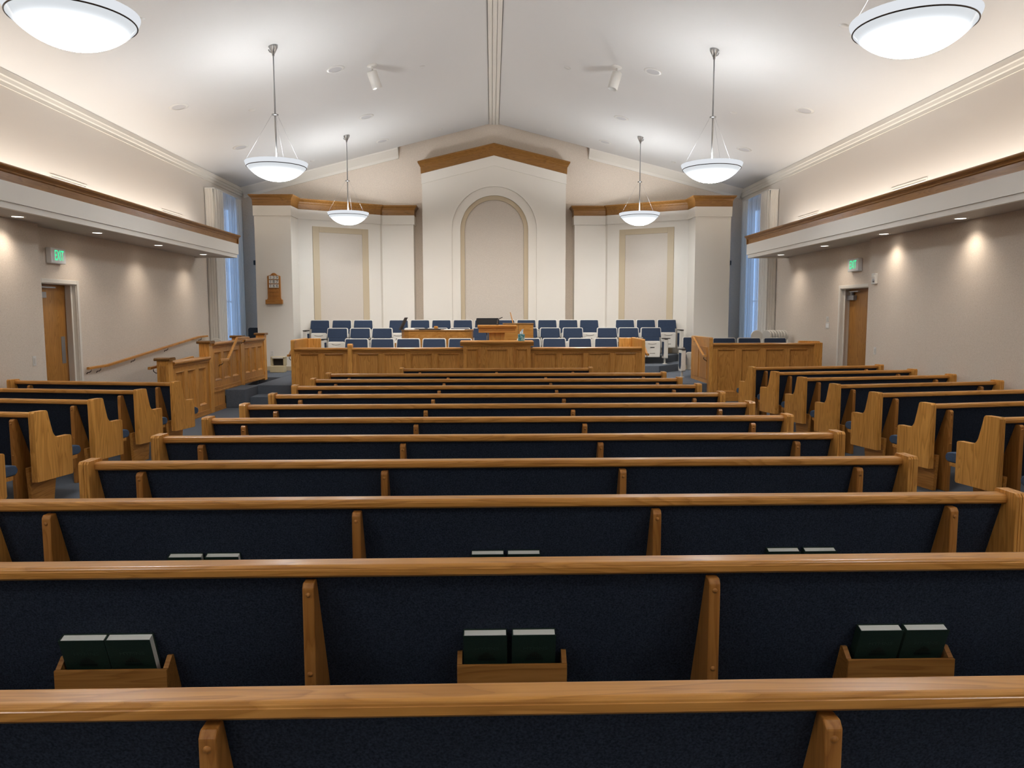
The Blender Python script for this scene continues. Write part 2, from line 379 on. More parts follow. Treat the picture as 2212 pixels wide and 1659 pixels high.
for s, side in ((-1, 'left'), (1, 'right')):
    path = [(-5.66, YB, 0), (-5.66, 18.1, 0), (-4.81, 18.1, 0), (-4.79, 18.68, 0), (-2.955, 19.76, 0), (-2.92, 19.85, 0), (-2.10, 19.85, 0), (-2.10, YB, 0)]
    if s > 0: path = [(-x, y, z) for x, y, z in path][::-1]
    w = MB(); poly = [(x, y) for x, y, z in path]
    poly[0] = (poly[0][0], YB - .002); poly[-1] = (poly[-1][0], YB - .002)
    w.prism(poly, 2, 0.0, ZT - .02)
    struct(w.make('wall_front_%s_wing' % side, 'paint'))
    pth = [(x, min(y, YB - .003), ZT - .25) for x, y, z in path]
    crown_path(pth, CP, 'trim_%d' % n_trim, 'oak_trim')
    pth = [(x, y, ZT - .485) for x, y, z in pth]
    crown_path(pth, [(0.0, 0), (.022, 0), (.022, .234), (0.0, .234)], 'trim_%d' % (n_trim + 1), 'paint')
    n_trim += 2
    # framed panel on the slanting face
    a, b_ = Vector((-4.79, 18.68, 0)), Vector((-2.955, 19.76, 0))
    if s > 0: a, b_ = Vector((2.955, 19.76, 0)), Vector((4.79, 18.68, 0))
    ang = math.atan2((b_ - a).y, (b_ - a).x); Lw = (b_ - a).length
    u0, u1 = (.355, 1.80) if s < 0 else (Lw - 1.80, Lw - .355)
    fr = MB()
    fr.box(u0, u0 + .165, -.022, -.001, ZB, 3.84); fr.box(u1 - .165, u1, -.022, -.001, ZB, 3.84); fr.box(u0 + .165, u1 - .165, -.022, -.001, 3.70, 3.84)
    o = struct(fr.make('trim_%d' % n_trim, 'tan', bevel=.004)); o.location = a; o.rotation_euler = (0, 0, ang); n_trim += 1
    o = struct(MB().box(u0 + .166, u1 - .166, -.012, -.001, ZB, 3.699).make('wall_front_%s_panel' % side, 'wallfab_panel')); o.location = a; o.rotation_euler = (0, 0, ang)

# ------------------------------------------------------------------ stand: carpeted tiers, steps and ramp
pf = MB()
pf.prism([(-4.6, 14.40), (-3.70, 14.40), (-3.70, 13.98), (2.78, 13.98), (2.78, 14.40), (4.12, 14.40), (4.12, 14.38), (6.6, 14.38), (6.6, 20.24), (-4.6, 20.24)], 2, 0, .34)
pf.prism([(-4.6, 18.5), (-3.72, 16.9), (3.72, 16.9), (4.35, 17.6), (4.62, 18.6), (4.62, 20.2), (-4.6, 20.2)], 2, .335, .51)
pf.prism([(-4.58, 18.6), (-4.1, 17.85), (4.1, 17.85), (4.60, 18.62), (4.60, 20.1), (-4.58, 20.1)], 2, .505, .69)
pf.box(-4.55, -3.86, 13.90, 14.41, 0, .17); pf.box(2.86, 4.10, 13.90, 14.41, 0, .17)
pf.box(-4.895, -4.55, 13.64, 14.5, 0, .335)
pf.prism([(11.3, 0), (16.8, .34), (20.2, .34), (20.2, 0)], 0, -6.6, -5.08)
pf.box(-5.08, -4.6, 16.2, 20.2, 0, .34)
struct(pf.make('floor_stand', 'carpet', bevel=.012))
bb = MB()
for s in (-1, 1): bb.box(min(s * 4.62, s * 5.62), max(s * 4.62, s * 5.62), 18.07, 18.095, .34, .44)
struct(bb.make('baseboard_front', 'tan'))

# ------------------------------------------------------------------ doors, windows
for s, nd in ((-1, 1), (1, 2)):
    d0, d1 = DOOR[s]
    r = sroot('door_%d' % nd)
    def X(a, b): return (min(s * a, s * b), max(s * a, s * b))
    f = MB(); t = .06
    f.box(*X(XW - .018, XW), d0 - t, d0, 0, ZD + t); f.box(*X(XW - .018, XW), d1, d1 + t, 0, ZD + t); f.box(*X(XW - .018, XW), d0, d1, ZD, ZD + t)
    f.make('door_trim', 'paint', r, bevel=.004)
    f = MB()
    f.box(*X(XW, XW + .25), d0, d0 + .012, 0, ZD); f.box(*X(XW, XW + .25), d1 - .012, d1, 0, ZD); f.box(*X(XW, XW + .25), d0, d1, ZD - .012, ZD)
    f.box(*X(XW + .06, XW + .075), d1 - .05, d1 - .012, 0, ZD - .012); f.box(*X(XW + .06, XW + .075), d0 + .012, d0 + .05, 0, ZD - .012)
    f.make('jamb', 'paint', r)
    MB().box(*X(XW + .17, XW + .215), d0 + .013, d1 - .013, .006, ZD - .013).make('door_slab', 'oak_door', r)
    hy = d0 + .05 if s < 0 else d1 - .30
    cl = MB().box(*X(XW + .10, XW + .168), hy, hy + .26, ZD - .22, ZD - .13).make('closer', 'grey', r, bevel=.006)
    ar = MB(); ya = hy + .13
    ar.box(*X(XW + .115, XW + .15), ya + (-.03), ya + .03, ZD - .13, ZD - .06); ar.box(*X(XW + .08, XW + .12), ya - .02, ya + .34 * (1 if s < 0 else -1) if s < 0 else ya + .02, ZD - .07, ZD - .05)
    if s > 0: ar.box(*X(XW + .08, XW + .12), ya - .34, ya, ZD - .07, ZD - .05)
    ar.make('closer_arm', 'grey', cl)
    if s < 0: MB().box(*X(XW + .165, XW + .169), d1 - .19, d1 - .09, .93, 1.35).make('push_plate', 'grey', r)
    wr = sroot('window_%d' % nd)
    y0, y1, z0, z1 = WIN
    f = MB()
    for a, b in ((y0, y0 + .05), (y1 - .05, y1)): f.box(*X(XW + .05, XW + .11), a, b, z0, z1)
    for a, b in ((z0, z0 + .05), (z1 - .05, z1)): f.box(*X(XW + .05, XW + .11), y0 + .05, y1 - .05, a, b)
    for z in (2.0, 3.2): f.box(*X(XW + .06, XW + .10), y0 + .05, y1 - .05, z - .015, z + .015)
    f.make('window_frame', 'white', wr)
    MB().box(*X(XW + .078, XW + .084), y0 + .05, y1 - .05, z0 + .05, z1 - .05).make('window_pane', 'pane', wr)

# ------------------------------------------------------------------ curtains
for s in (-1, 1):
    lab = 'pleated sheer curtain glowing blue at the tall window behind the ' + ('ramp railing' if s < 0 else 'choir box')
    t = thing('curtain', lab, 'curtain', (s * 6.40, 17.6, 0))
    def pleat(y, z):
        k = 1.0 - .35 * max(0, (z - 4.2)) / .35
        return .026 * k * math.sin(y * 2 * PI / .105 + .12 * math.sin(z * 1.3)) + .010 * math.sin(y * 2 * PI / .37 + z * .2)
    def pleated(a, b, dx):
        return [[(s * (pleat(i * .0125, z) + dx), i * .0125, z) for i in range(round(a / .0125), round(b / .0125) + 1)] for z in (.36, 1.0, 1.8, 2.6, 3.4, 4.0, 4.3, 4.42, 4.54)]
    MB().grid(pleated(.45, 1.55, .0)).make('sheer_panel', 'sheer', t, norm=False)
    for a, b in ((0, .50), (1.50, 1.85)): MB().grid(pleated(a, b, -.012)).make('side_drape', 'drape', t, norm=False)
    rows = []
    for z in (.36, 1.5, 3.0, 4.35, 4.54):
        rows.append([(s * (.018 + i * .0098), .006 * math.sin(i * 1.1) - .012 + (.02 if z < 4.4 else 0), z) for i in range(20)])
    MB().grid(rows).make('return_panel', 'drape', t, norm=False)
    MB().box(min(s * -.03, s * .20), max(s * -.03, s * .20), -.02, 1.86, 4.54, 4.56).make('curtain_track', 'white', t)
    t2 = MB().box(min(s * 6.28, s * 6.36), max(s * 6.28, s * 6.36), 20.18, 20.245, 2.98, 3.10).make('wall_mounted_speaker', 'black', bevel=.01)
    tag(t2, 'tiny black loudspeaker mounted on the front wall behind the ' + ('hymn board column' if s < 0 else 'far column above choir box'), 'speaker')

# ------------------------------------------------------------------ pews
def make_pew(L, sup, label, name='pew'):
    t = thing(name, label, 'pew')
    H = L / 2
    prof = [(0, .24), (0, .845), (.012, .86), (.145, .858), (.158, .845)] + [(.170, .79), (.198, .682), (.206, .655), (.218, .632), (.236, .613), (.258, .603), (.28, .601)] + [(.418, .60), (.43, .588), (.43, .25), (.42, .235)]
    for s in (-1, 1):
        e = MB(); x0, xs = H - .058, (.013, .017, .026, .030, .058)
        a = x0
        for k, w in enumerate(xs):
            e.prism(inset(prof, .011) if k % 2 else prof, 0, s * a, s * (x0 + w)); a = x0 + w
        e.make('end_panel', 'oak_z_lit', t, bevel=.003)
    r = MB(); rp = [(.062, .806), (.062, .826)] + arc(.077, .828, .013, PI, PI / 2, 4) + arc(.138, .828, .012, PI / 2, 0, 4) + [(.150, .806), (.140, .797), (.072, .797)]
    r.prism(rp, 0, -H + .056, H - .056); r.make('top_rail', 'oak_x', t)
    b = MB(); b.prism([(.098, .796), (.275, .30), (.36, .30), (.36, .42), (.30, .47), (.175, .77), (.150, .796)], 0, -H + .057, H - .057)
    b.make('backrest', 'navy', t)
    se = MB(); se.prism([(.30, .40), (.30, .455), (.36, .475), (.56, .475), (.605, .462), (.622, .43), (.612, .40), (.585, .385), (.32, .385)], 0, -H + .057, H - .057)
    se.make('seat', 'seat_blue', t, bevel=.012, seg=3)
    MB().box(-H + .056, H - .056, .28, .56, .352, .384).make('seat_board', 'oak_x', t)
    for x in sup:
        k = MB(); k.prism([(.045, 0), (.045, .768), (.058, .784), (.098, .784), (.272, .298), (.285, .0)], 0, x - .02, x + .02)
        br = k.make('support_bracket', 'oak_shaded', t, bevel=.005)
        for z in (.744, .462):
            q = MB().lathe([(0, .006), (.006, .005), (.0095, 0), (.0095, -.004)], 10).xf(Matrix.Translation((x, .045, z)) @ Matrix.Rotation(PI / 2, 4, 'X'))
            q.make('bolt_plug', 'oak_shaded', br)
    for s in (-1, 1):
        lg = MB(); lg.prism([(.10, 0), (.08, .35), (.42, .35), (.36, 0)], 0, s * (H - .17) - .018, s * (H - .17) + .018); lg.make('leg', 'oak_y', t, bevel=.004)
    return t
def make_rack(t, x):
    rk = bpy.data.objects.new('book_rack', None); COL.objects.link(rk); rk.parent = t; rk.location = (x, 0, 0)
    fb = MB().box(-.20, .20, .150, .162, .310, .434).make('rack_front', 'oak_shaded_x', rk, bevel=.002)
    for sx in (-1, 1):
        q = MB().lathe([(0, .002), (.006, .002), (.006, 0)], 10).xf(Matrix.Translation((sx * .187, .1495, .352)) @ Matrix.Rotation(PI / 2, 4, 'X')); q.make('screw_plug', 'dark', fb)
        sd = MB(); sd.prism([(.1625, .310), (.1625, .434), (.200, .465), (.213, .463), (.268, .310)], 0, sx * .20, sx * .182); sd.make('rack_side', 'oak_shaded_x', rk)
    MB().box(-.181, .181, .1625, .262, .320, .331).make('rack_bottom', 'oak_x', rk)
PY = lambda k: 1.55 + .914 * (k - 1)
SUP = (-2.12, -.703, .703, 2.12)
full = None; GP = 'full-length pews of the centre block'
for k in range(11, 0, -1):
    if k == 1: lab = 'long oak pew at the very bottom, just rail and two brackets showing, no hymnals'
    elif k == 2: lab = 'long oak pew with three wooden racks of green hymnals fully in view'
    elif k == 3: lab = 'long oak pew with just the white page tops of six hymnals showing'
    else: lab = 'full-length oak pew with navy back, %s row behind the short front pew' % ORD[11 - k]
    if full is None: full = make_pew(4.88, SUP, lab); o = full; TREE = collect(full)
    else: o = copy_tree(full, None, TREE); o['label'] = lab
    o.location = (0, PY(k), 0); o['group'] = GP
    if k in (2, 3):
        for x in (-1.44, 0.0, 1.435): make_rack(o, x)
sp = make_pew(3.02, (-1.2, 0.0, 1.2), 'short oak pew at the front of the centre block facing the oak rostrum'); sp.location = (0, PY(12) + .06, 0)
SLN = 2.34; TH = math.radians(10)
side = None
def place_side(s, y_in, lab, grp):
    global side, STREE
    if side is None: side = make_pew(SLN, (-.90, .90), lab); STREE = collect(side); o = side
    else: o = copy_tree(side, None, STREE); o['label'] = lab
    o['group'] = grp
    # inner end of the rail's far edge sits at (4.0, y_in)
    c_, s_ = math.cos(TH), math.sin(TH); H = SLN / 2
    lx, ly = -s * H, .15
    a = s * TH
    rx, ry = lx * math.cos(a) - ly * math.sin(a), lx * math.sin(a) + ly * math.cos(a)
    o.location = (s * 4.0 - rx, y_in - ry, 0); o.rotation_euler = (0, 0, a)
for i, y in enumerate((9.54, 8.585, 7.63, 6.675, 5.72)):
    place_side(-1, y, 'angled oak pew on the handrail side, %s row back from the ramp wall' % ORD[i], 'angled pews beside the handrail wall')
for i, y in enumerate((11.80, 10.83, 9.87, 8.91, 7.95, 6.99, 6.04, 5.08)):
    place_side(1, y, 'angled oak pew on the alarm side, %s row back from the choir box' % ORD[i], 'angled pews beside the alarm wall')

# ------------------------------------------------------------------ hymnals
def make_book(label):
    t = thing('hymnal', label, 'book', group='green hymnals in the pew racks')
    w, h, d = .156, .228, .037
    cv = MB(); cv.box(-w / 2, w / 2, -d / 2, -d / 2 + .003, 0, h); cv.box(-w / 2, w / 2, d / 2 - .003, d / 2, 0, h)
    cv.box(-w / 2 - .003, -w / 2, -d / 2, d / 2, 0, h); cov = cv.make('cover', 'green', t)
    MB().box(-w / 2 + .0005, w / 2 - .004, -d / 2 + .0032, d / 2 - .0032, .004, h - .004).make('page_block', 'pages', t)
    text_mesh('cover_title', 'HYMNS', .020, 'green_lite', cov, (.004, -d / 2 - .0003, .166), (PI / 2, 0, 0), .0002, 1.35)
    em = MB()
    for i, hh in enumerate((.010, .015, .022, .027, .022, .015, .010)): em.box(-.024 + i * .0075, -.024 + i * .0075 + .0055, -d / 2 - .0006, -d / 2 - .0001, .125, .125 + hh)
    em.box(-.03, .034, -d / 2 - .0006, -d / 2 - .0001, .110, .122)
    em.make('cover_stamp', 'green_dark', cov)
    return t
bk = None
RK = {2: 'rack of second pew from bottom', 3: 'hidden rack of third pew from bottom'}
BX = {2: [(-1.533, 0, 'outer hymnal, {} at the ramp side'), (-1.371, 0, 'inner hymnal, {} at the ramp side'), (-.096, 0, 'first of two hymnals, {} at the centre'), (.081, 0, 'second of two hymnals, {} at the centre'), (1.356, 0, 'inner hymnal, {} at the alarm side'), (1.526, .0, 'outer hymnal, {} at the alarm side')],
      3: [(-1.539, .0, 'outer hymnal, {} at the ramp side'), (-1.363, .0, 'inner hymnal, {} at the ramp side'), (-.092, 0, 'first of two hymnals, {} at the centre'), (.083, 0, 'second of two hymnals, {} at the centre'), (1.353, 0, 'inner hymnal, {} at the alarm side'), (1.533, 0, 'outer hymnal, {} at the alarm side')]}
for k in (2, 3):
    for x, tilt, lab in BX[k]:
        lab = 'green ' + lab.format(RK[k])
        if bk is None: bk = make_book(lab); BT = collect(bk); o = bk
        else: o = copy_tree(bk, None, BT); o['label'] = lab
        lean = math.atan2(.177, .496)
        o.location = (x, PY(k) + .222 - .002, .349); o.rotation_euler = (0, 0, 0)
        # lean back on the sloping pew back: the top comes towards the camera
        o.rotation_euler = Matrix.Rotation(lean, 3, 'X').to_euler(); o.rotation_euler.y = tilt
        o.location.y = PY(k) + .237; o.location.z = .339

# ------------------------------------------------------------------ panelled oak walls
def panelled(t, x0, x1, z0, z1, n, stile=.10, top=.11, bot=.17, cap=True, mat='oak_panel', y=0.0, capz=None, gaps=None):
    """frame and panel work facing -y; each sunk panel is a part of its own"""
    f = MB(); f.box(x0, x1, y + .028, y + .09, z0, z1)
    f.box(x0, x1, y, y + .0285, z1 - top, z1); f.box(x0, x1, y, y + .0285, z0, z0 + bot)
    w = (x1 - x0 - stile * (n + 1)) / n
    for i in range(n + 1):
        a = x0 + i * (w + stile); f.box(a, a + stile, y, y + .0285, z0 + bot, z1 - top)
    f.make('panel_frame', mat, t)
    for i in range(n):
        a = x0 + stile + i * (w + stile); b = a + w; c_, d_ = z0 + bot, z1 - top
        p = MB(); m = .035
        q0 = [(a, y + .002, c_), (b, y + .002, c_), (b, y + .002, d_), (a, y + .002, d_)]
        q1 = [(a + .012, y - .004, c_ + .012), (b - .012, y - .004, c_ + .012), (b - .012, y - .004, d_ - .012), (a + .012, y - .004, d_ - .012)]
        q2 = [(a + m, y + .018, c_ + m), (b - m, y + .018, c_ + m), (b - m, y + .018, d_ - m), (a + m, y + .018, d_ - m)]
        q3 = [(a + m + .006, y + .026, c_ + m + .006), (b - m - .006, y + .026, c_ + m + .006), (b - m - .006, y + .026, d_ - m - .006), (a + m + .006, y + .026, d_ - m - .006)]
        V = [[p.b.verts.new(v) for v in q] for q in (q0, q1, q2, q3)]
        for A, B in zip(V, V[1:]):
            for k in range(4): p.b.faces.new((A[k], A[(k + 1) % 4], B[(k + 1) % 4], B[k]))
        p.b.faces.new(V[3]); p.make('panel', 'oak_panel', t)
    b = MB(); b.box(x0, x1, y - .012, y, z0, z0 + .085); b.box(x0, x1, y - .022, y, z0, z0 + .03); b.make('plinth', 'oak_frame', t, bevel=.004)
    if cap:
        cp = [(y - .045, z1 + .012), (y - .05, z1 + .02), (y - .05, z1 + .04), (y - .04, z1 + .05), (y + .12, z1 + .05), (y + .12, z1 + .0), (y - .0, z1 - .045), (y - .012, z1 - .04), (y - .018, z1 - .012), (y - .035, z1)]
        MB().prism(cp, 0, x0, x1).make('cap_rail', 'oak_frame', t)
def handrail_part(t, pts, br, wall_dx, name='handrail'):
    b = MB()
    sq = [(-.022, -.02), (.022, -.02), (.022, .012), (.014, .02), (-.014, .02), (-.022, .012)]
    rings = []
    P = [Vector(p) for p in pts]
    for i, p in enumerate(P):
        d = (P[min(i + 1, len(P) - 1)] - P[max(i - 1, 0)]).normalized(); u = Vector((d.y, -d.x, 0)).normalized(); w = Vector((0, 0, 1))
        rings.append([b.b.verts.new(p + u * x + w * z) for x, z in sq])
    for A, B in zip(rings, rings[1:]):
        for k in range(6): b.b.faces.new((A[k], A[(k + 1) % 6], B[(k + 1) % 6], B[k]))
    b.b.faces.new(rings[0]); b.b.faces.new(rings[-1][::-1])
    r = b.make('grip_rail', 'oak_frame' if abs(P[-1].x - P[0].x) > abs(P[-1].y - P[0].y) else 'oak_y', t)
    for x, y, z in br:
        MB().tube([(x, y, z - .02), (x, y, z - .05), (x + wall_dx * .4, y, z - .075), (x + wall_dx * .75, y, z - .075), (x + wall_dx, y, z - .10)], .007, 8).make('rail_bracket', 'bronze', t)
    return r

# rostrum front
FY = 13.90
t = thing('rostrum_front', 'long panelled oak rostrum front with a raised middle, behind the short pew', 'rostrum', (0, FY, 0))
RP = dict(stile=.075, top=.05)
panelled(t, -3.70, -2.73, 0, 1.02, 2, **RP); panelled(t, -2.645, -.60, 0, 1.02, 4, **RP); panelled(t, .64, 2.71, 0, 1.02, 4, **RP)
d = MB(); d.box(-2.73, -2.645, -.03, .09, 0, 1.09); d.prism([(-.035, 1.09), (-.03, 1.125), (0, 1.145), (.06, 1.145), (.09, 1.125), (.095, 1.09)], 0, -2.733, -2.642); d.make('divider_post', 'oak_z_lit', t, bevel=.006)
def raised(x0, x1, y, n, st):
    panelled(t, x0, x1, 0, 1.10, n, stile=st, top=.045, cap=False, y=y)
raised(-.60, -.275, -.10, 1, .05); raised(-.275, .315, -.16, 1, .085); raised(.315, .64, -.10, 1, .05)
MB().box(-.60, .64, -.06, .35, 0, 1.10).make('middle_box', 'oak_z_lit', t)
cp = MB()
cprof = [(0, 1.10), (.012, 1.10), (.018, 1.125), (.035, 1.14), (.04, 1.155), (.05, 1.16), (.05, 1.185), (.0, 1.19)]
cp.prism([(-.10 - a, z) for a, z in cprof] + [(.40, 1.19), (.40, 1.10)], 0, -.655, .695)
cp.prism([(-.16 - a, z) for a, z in cprof] + [(-.0, 1.19), (-.0, 1.10)], 0, -.31, .35)
cp.make('middle_cap', 'oak_frame', t)
for s, xe in ((-1, -3.70), (1, 2.71)):
    a, b = (xe - .07, xe) if s < 0 else (xe, xe + .07)
    e = MB(); e.prism([(-.02, 0), (-.02, 1.20), (0, 1.22), (1.02, 1.225), (1.04, 1.20), (1.04, 0)], 0, a, b); e.make('end_wing', 'oak_z_lit', t, bevel=.012)
    e = MB(); st = (xe, xe + .255) if s < 0 else (xe - .255, xe)
    e.box(st[0], st[1], .98, 1.04, .345, 1.215); e.make('wing_return', 'oak_z_lit', t, bevel=.012)
    xr = a - .06 if s < 0 else b + .06
    handrail_part(t, [(xr, -.28 + .3, .93), (xr, .12, .93), (xr, .60, 1.16), (xr, .72, 1.17)], [(xr, .10, .92), (xr, .58, 1.14)], (-s) * .05)

# choir box
t = thing('choir_box', 'panelled oak choir box enclosing navy chairs beside the far door', 'choir box', (0, 14.30, 0))
panelled(t, 4.17, 6.12, 0, 1.075, 4, stile=.085, top=.06)
e = MB(); e.prism([(-.02, 0), (-.02, 1.215), (0, 1.235), (1.28, 1.235), (1.30, 1.215), (1.30, 0)], 0, 4.10, 4.17); e.make('end_wing', 'oak_z_lit', t, bevel=.012)
for a, b, z in ((.12, .60, .25), (.72, 1.2, .25)): MB().box(4.088, 4.0995, a, b, .42, 1.05).make('side_panel', 'oak_panel', t, bevel=.01)
e = MB(); e.prism([(5.87, .345), (5.87, 1.14), (5.885, 1.165), (6.28, 1.155), (6.295, 1.14), (6.295, 0), (6.125, 0), (6.125, .345)], 1, .091, .15); e.make('end_return', 'oak_z_lit', t, bevel=.01)
MB().box(6.122, 6.295, -.02, .09, 0, 1.13).make('end_post', 'oak_z_lit', t, bevel=.01)
handrail_part(t, [(4.03, -.10 + .1, .88), (4.03, .14, .88), (4.03, .86, 1.20), (4.03, .98, 1.21)], [(4.03, .12, .87), (4.03, .84, 1.18)], .055)

# ramp railing: runs away from the camera on the far side of the steps
t = thing('ramp_railing', 'panelled oak railing wall with capped posts between the ramp and carpeted steps', 'railing', (-4.90, 0, 0), PI / 2)
def post(y0, y1, z1, base=0.0):
    p = MB(); p.box(y0, y1, -.02, .15, base, z1 - .045); q = p.make('newel_post', 'oak_z_lit', t, bevel=.005)
    cp = MB(); cp.prism([(y0 - .02, z1 - .045), (y0 - .03, z1 - .035), (y0 - .03, z1 - .012), (y0 - .01, z1), (y1 + .01, z1), (y1 + .03, z1 - .012), (y1 + .03, z1 - .035), (y1 + .02, z1 - .045)], 1, -.05, .18); cp.make('post_cap', 'oak_dark', q)
    return q
p1 = post(11.25, 11.42, 1.05)
MB().box(11.238, 11.2495, .025, .105, .22, .93).make('post_panel', 'oak_panel', p1, bevel=.004)
post(12.88, 13.05, 1.24); post(14.50, 14.68, 1.285, .30); post(15.97, 16.14, 1.295, .30)
panelled(t, 11.42, 12.88, 0, .925, 3, stile=.12); panelled(t, 13.05, 14.50, .335, 1.15, 3, stile=.10, bot=.19); panelled(t, 14.68, 15.97, .335, 1.15, 3, stile=.10, bot=.19)
MB().box(13.05, 13.62, .0, .09, 0, .334).make('skirt_panel', 'oak_panel', t); MB().box(13.05, 13.62, -.014, -.0005, 0, .09).make('skirt_plinth', 'oak_frame', t)
t = thing('handrail', 'bent oak handrail rising over the steps on the panelled railing wall', 'handrail', (0, 0, 0))
handrail_part(t, [(-4.76, 13.02, .905), (-4.76, 13.42, .895), (-4.76, 13.95, 1.25), (-4.76, 14.60, 1.24)], [(-4.76, 13.18, .89), (-4.76, 14.40, 1.235)], -.075)
t = thing('handrail', 'short oak handrail stub beside the lowest newel post on the ramp', 'handrail', (0, 0, 0))
handrail_part(t, [(-5.13, 11.18, .90), (-5.13, 12.8, .97)], [(-5.13, 11.32, .895), (-5.13, 12.6, .95)], .074)
t = thing('handrail', 'long oak handrail sloping up the wall past the door on dark brackets', 'handrail', (0, 0, 0))
zr = lambda y: .835 + (y - 12.75) * (1.19 - .835) / (16.75 - 12.75)
handrail_part(t, [(-6.54, 12.16, .832), (-6.54, 12.75, .84), (-6.54, 16.75, 1.19), (-6.54, 17.25, 1.195)], [(-6.54, y, (zr(max(y, 12.75)) if y < 16.8 else 1.19)) for y in (12.25, 12.55, 13.75, 15.15, 16.9)], -.075)

# ------------------------------------------------------------------ auditorium chairs
def make_chair(side_, label, end=False):
    t = thing('flip_seat_chair', label, 'chair')
    def outline(z0, z1, wt, wb, r):
        a = (wt / 2 - r)
        return [(-wb / 2, z0), (wb / 2, z0)] + arc(a, z1 - r, r, 0, PI / 2, 5) + arc(-a, z1 - r, r, PI / 2, PI, 5)
    def back(z0, z1, wt, wb, r, y0, y1):
        # wide above the arm rests, narrower where it drops between them
        return MB().prism(outline(.635, z1, wt, wb, r), 1, y0, y1).prism(outline(z0, .6355, wb - .07, wb - .07, .004), 1, y0, y1)
    tilt = Matrix.Translation((0, .05, .40)) @ Matrix.Rotation(math.radians(-13), 4, 'X') @ Matrix.Translation((0, 0, -.40))
    back(.36, .866, .480, .502, .035, 0.0, .045).xf(tilt).make('back_frame', 'chair_white', t, bevel=.005)
    back(.39, .845, .438, .460, .022, -.028, -.0005).xf(tilt).make('back_cushion', 'chair_blue', t, bevel=.004)
    ft = Matrix.Translation((0, -.03, .16)) @ Matrix.Rotation(math.radians(-6), 4, 'X') @ Matrix.Translation((0, 0, -.16))
    sh = MB().prism(outline(.15, .535, .40, .36, .05), 1, -.055, .0).xf(ft).make('seat_shell', 'chair_white', t, bevel=.018, seg=3)
    g = MB(); g.tube([(-.10, -.058, .475), (-.05, -.0595, .462), (0, -.06, .458), (.05, -.0595, .462), (.10, -.058, .475)], .004, 6); g.box(-.05, .05, -.0585, -.054, .37, .392); g.tube([(-.06, -.058, .245), (.06, -.058, .245)], .004, 6)
    g.xf(ft).make('shell_slots', 'dark', sh)
    x = side_ * (.292 if end else .262); hw = .046 if end else .017
    MB().prism(round_rect(-.215, .06, .13, .585, .03), 0, x - hw, x + hw).make('arm_standard', 'chair_white', t, bevel=.012)
    for q in (-1, 1): MB().prism([(-.18, .52), (.02, .52), (.01, .24), (-.06, .18), (-.12, .18), (-.17, .26)], 0, x + q * (hw + .0001), x + q * (hw + .004)).make('arm_inset', 'chair_blue', t)
    MB().box(x - hw - .005, x + hw + .005, -.23, .07, .586, .606).make('arm_pad', 'dark', t, bevel=.008)
    MB().box(x - .018, x + .018, -.10, -.06, .012, .135).make('pedestal', 'chair_white', t, bevel=.004)
    MB().lathe([(0, .014), (.03, .014), (.06, .006), (.06, 0), (0, 0)], 16, (x, -.08, 0)).make('foot_plate', 'chair_white', t)
    return t
proto = {}
def place_chair(x, y, z, sd, lab, grp, end=False):
    key = (sd, end)
    if key not in proto: o = make_chair(sd, lab, end); proto[key] = (o, collect(o))
    else: o = copy_tree(proto[key][0], None, proto[key][1]); o['label'] = lab
    o['group'] = grp; o.location = (x, y - .155, z)
BACK = [-4.30, -3.765, -3.24, -2.37, -1.843, -1.318, -.79, -.262, .262, .782, 1.302, 1.822, 2.342, 3.235, 3.757, 4.285]
for i, x in enumerate(BACK): place_chair(x, 18.66, .69, -1 if i < 8 else 1, 'navy flip-up chair in the top tier, %s from the hymn board end' % ORD[i], 'flip-up chairs on the top tier', i in (0, 15))
MID = [-3.69, -3.16, -2.648, -1.881, -1.352, -.822, -.292, .239, .771, 1.304, 1.84, 2.655, 3.166, 3.697]
for i, x in enumerate(MID): place_chair(x, 17.75, .51, -1 if i < 7 else 1, 'navy flip-up chair in the middle tier, %s from the hymn board end' % ORD[i], 'flip-up chairs on the middle tier', i in (0, 13))
FRONT = [-2.83, -2.305, -1.78, -1.252, -.722, .680, 1.207, 1.738, 2.272]
for i, x in enumerate(FRONT): place_chair(x, 15.40, .34, -1 if i < 5 else 1, 'navy flip-up chair in the front row behind the rostrum, %s from the steps' % ORD[i], 'flip-up chairs behind the rostrum front')
for i, x in enumerate([4.44, 4.72, 5.245, 5.78][1:]): place_chair(x, 15.40, .34, 1, 'navy flip-up chair inside the choir box, %s from its open end' % ORD[i + 1], 'flip-up chairs in the choir box')
place_chair(4.26, 16.05, .34, -1, 'navy flip-up chair at the open end of the choir box with its white standard showing', 'flip-up chairs in the choir box', True)

# ------------------------------------------------------------------ pulpit, piano, organ and what stands on them
t = thing('pulpit', 'oak pulpit desk standing just behind the raised middle of the rostrum', 'pulpit', (.02, 14.62, .34))
b = MB(); b.box(-.35, .37, -.03, .42, .985, 1.07); b.make('desk_box', 'oak_frame', t, bevel=.004)
b = MB(); b.prism([(-.03, 1.07), (-.045, 1.085), (-.05, 1.115), (-.05, 1.13), (.46, 1.13), (.46, 1.07)], 0, -.37, .39); b.make('desk_top', 'oak_x', t, bevel=.005)
MB().box(-.15, .16, .05, .36, 0, .984).make('column', 'oak_z_lit', t, bevel=.004)
MB().tube([(-.19, .02, .70), (-.19, .02, .984)], .008).make('desk_support', 'nickel', t)
t = thing('gooseneck_microphone', 'thin bent gooseneck microphone on the pulpit desk top', 'microphone', (.035, 14.80, 1.4705))
MB().lathe([(0, .03), (.016, .03), (.02, .0), (0, 0)], 14).make('base', 'black', t); MB().tube([(0, 0, .028), (.002, 0, .09), (.012, 0, .115), (.04, 0, .128)], .005).make('gooseneck', 'nickel', t); MB().tube([(.04, 0, .128), (.105, 0, .152)], .009).make('capsule', 'black', t)
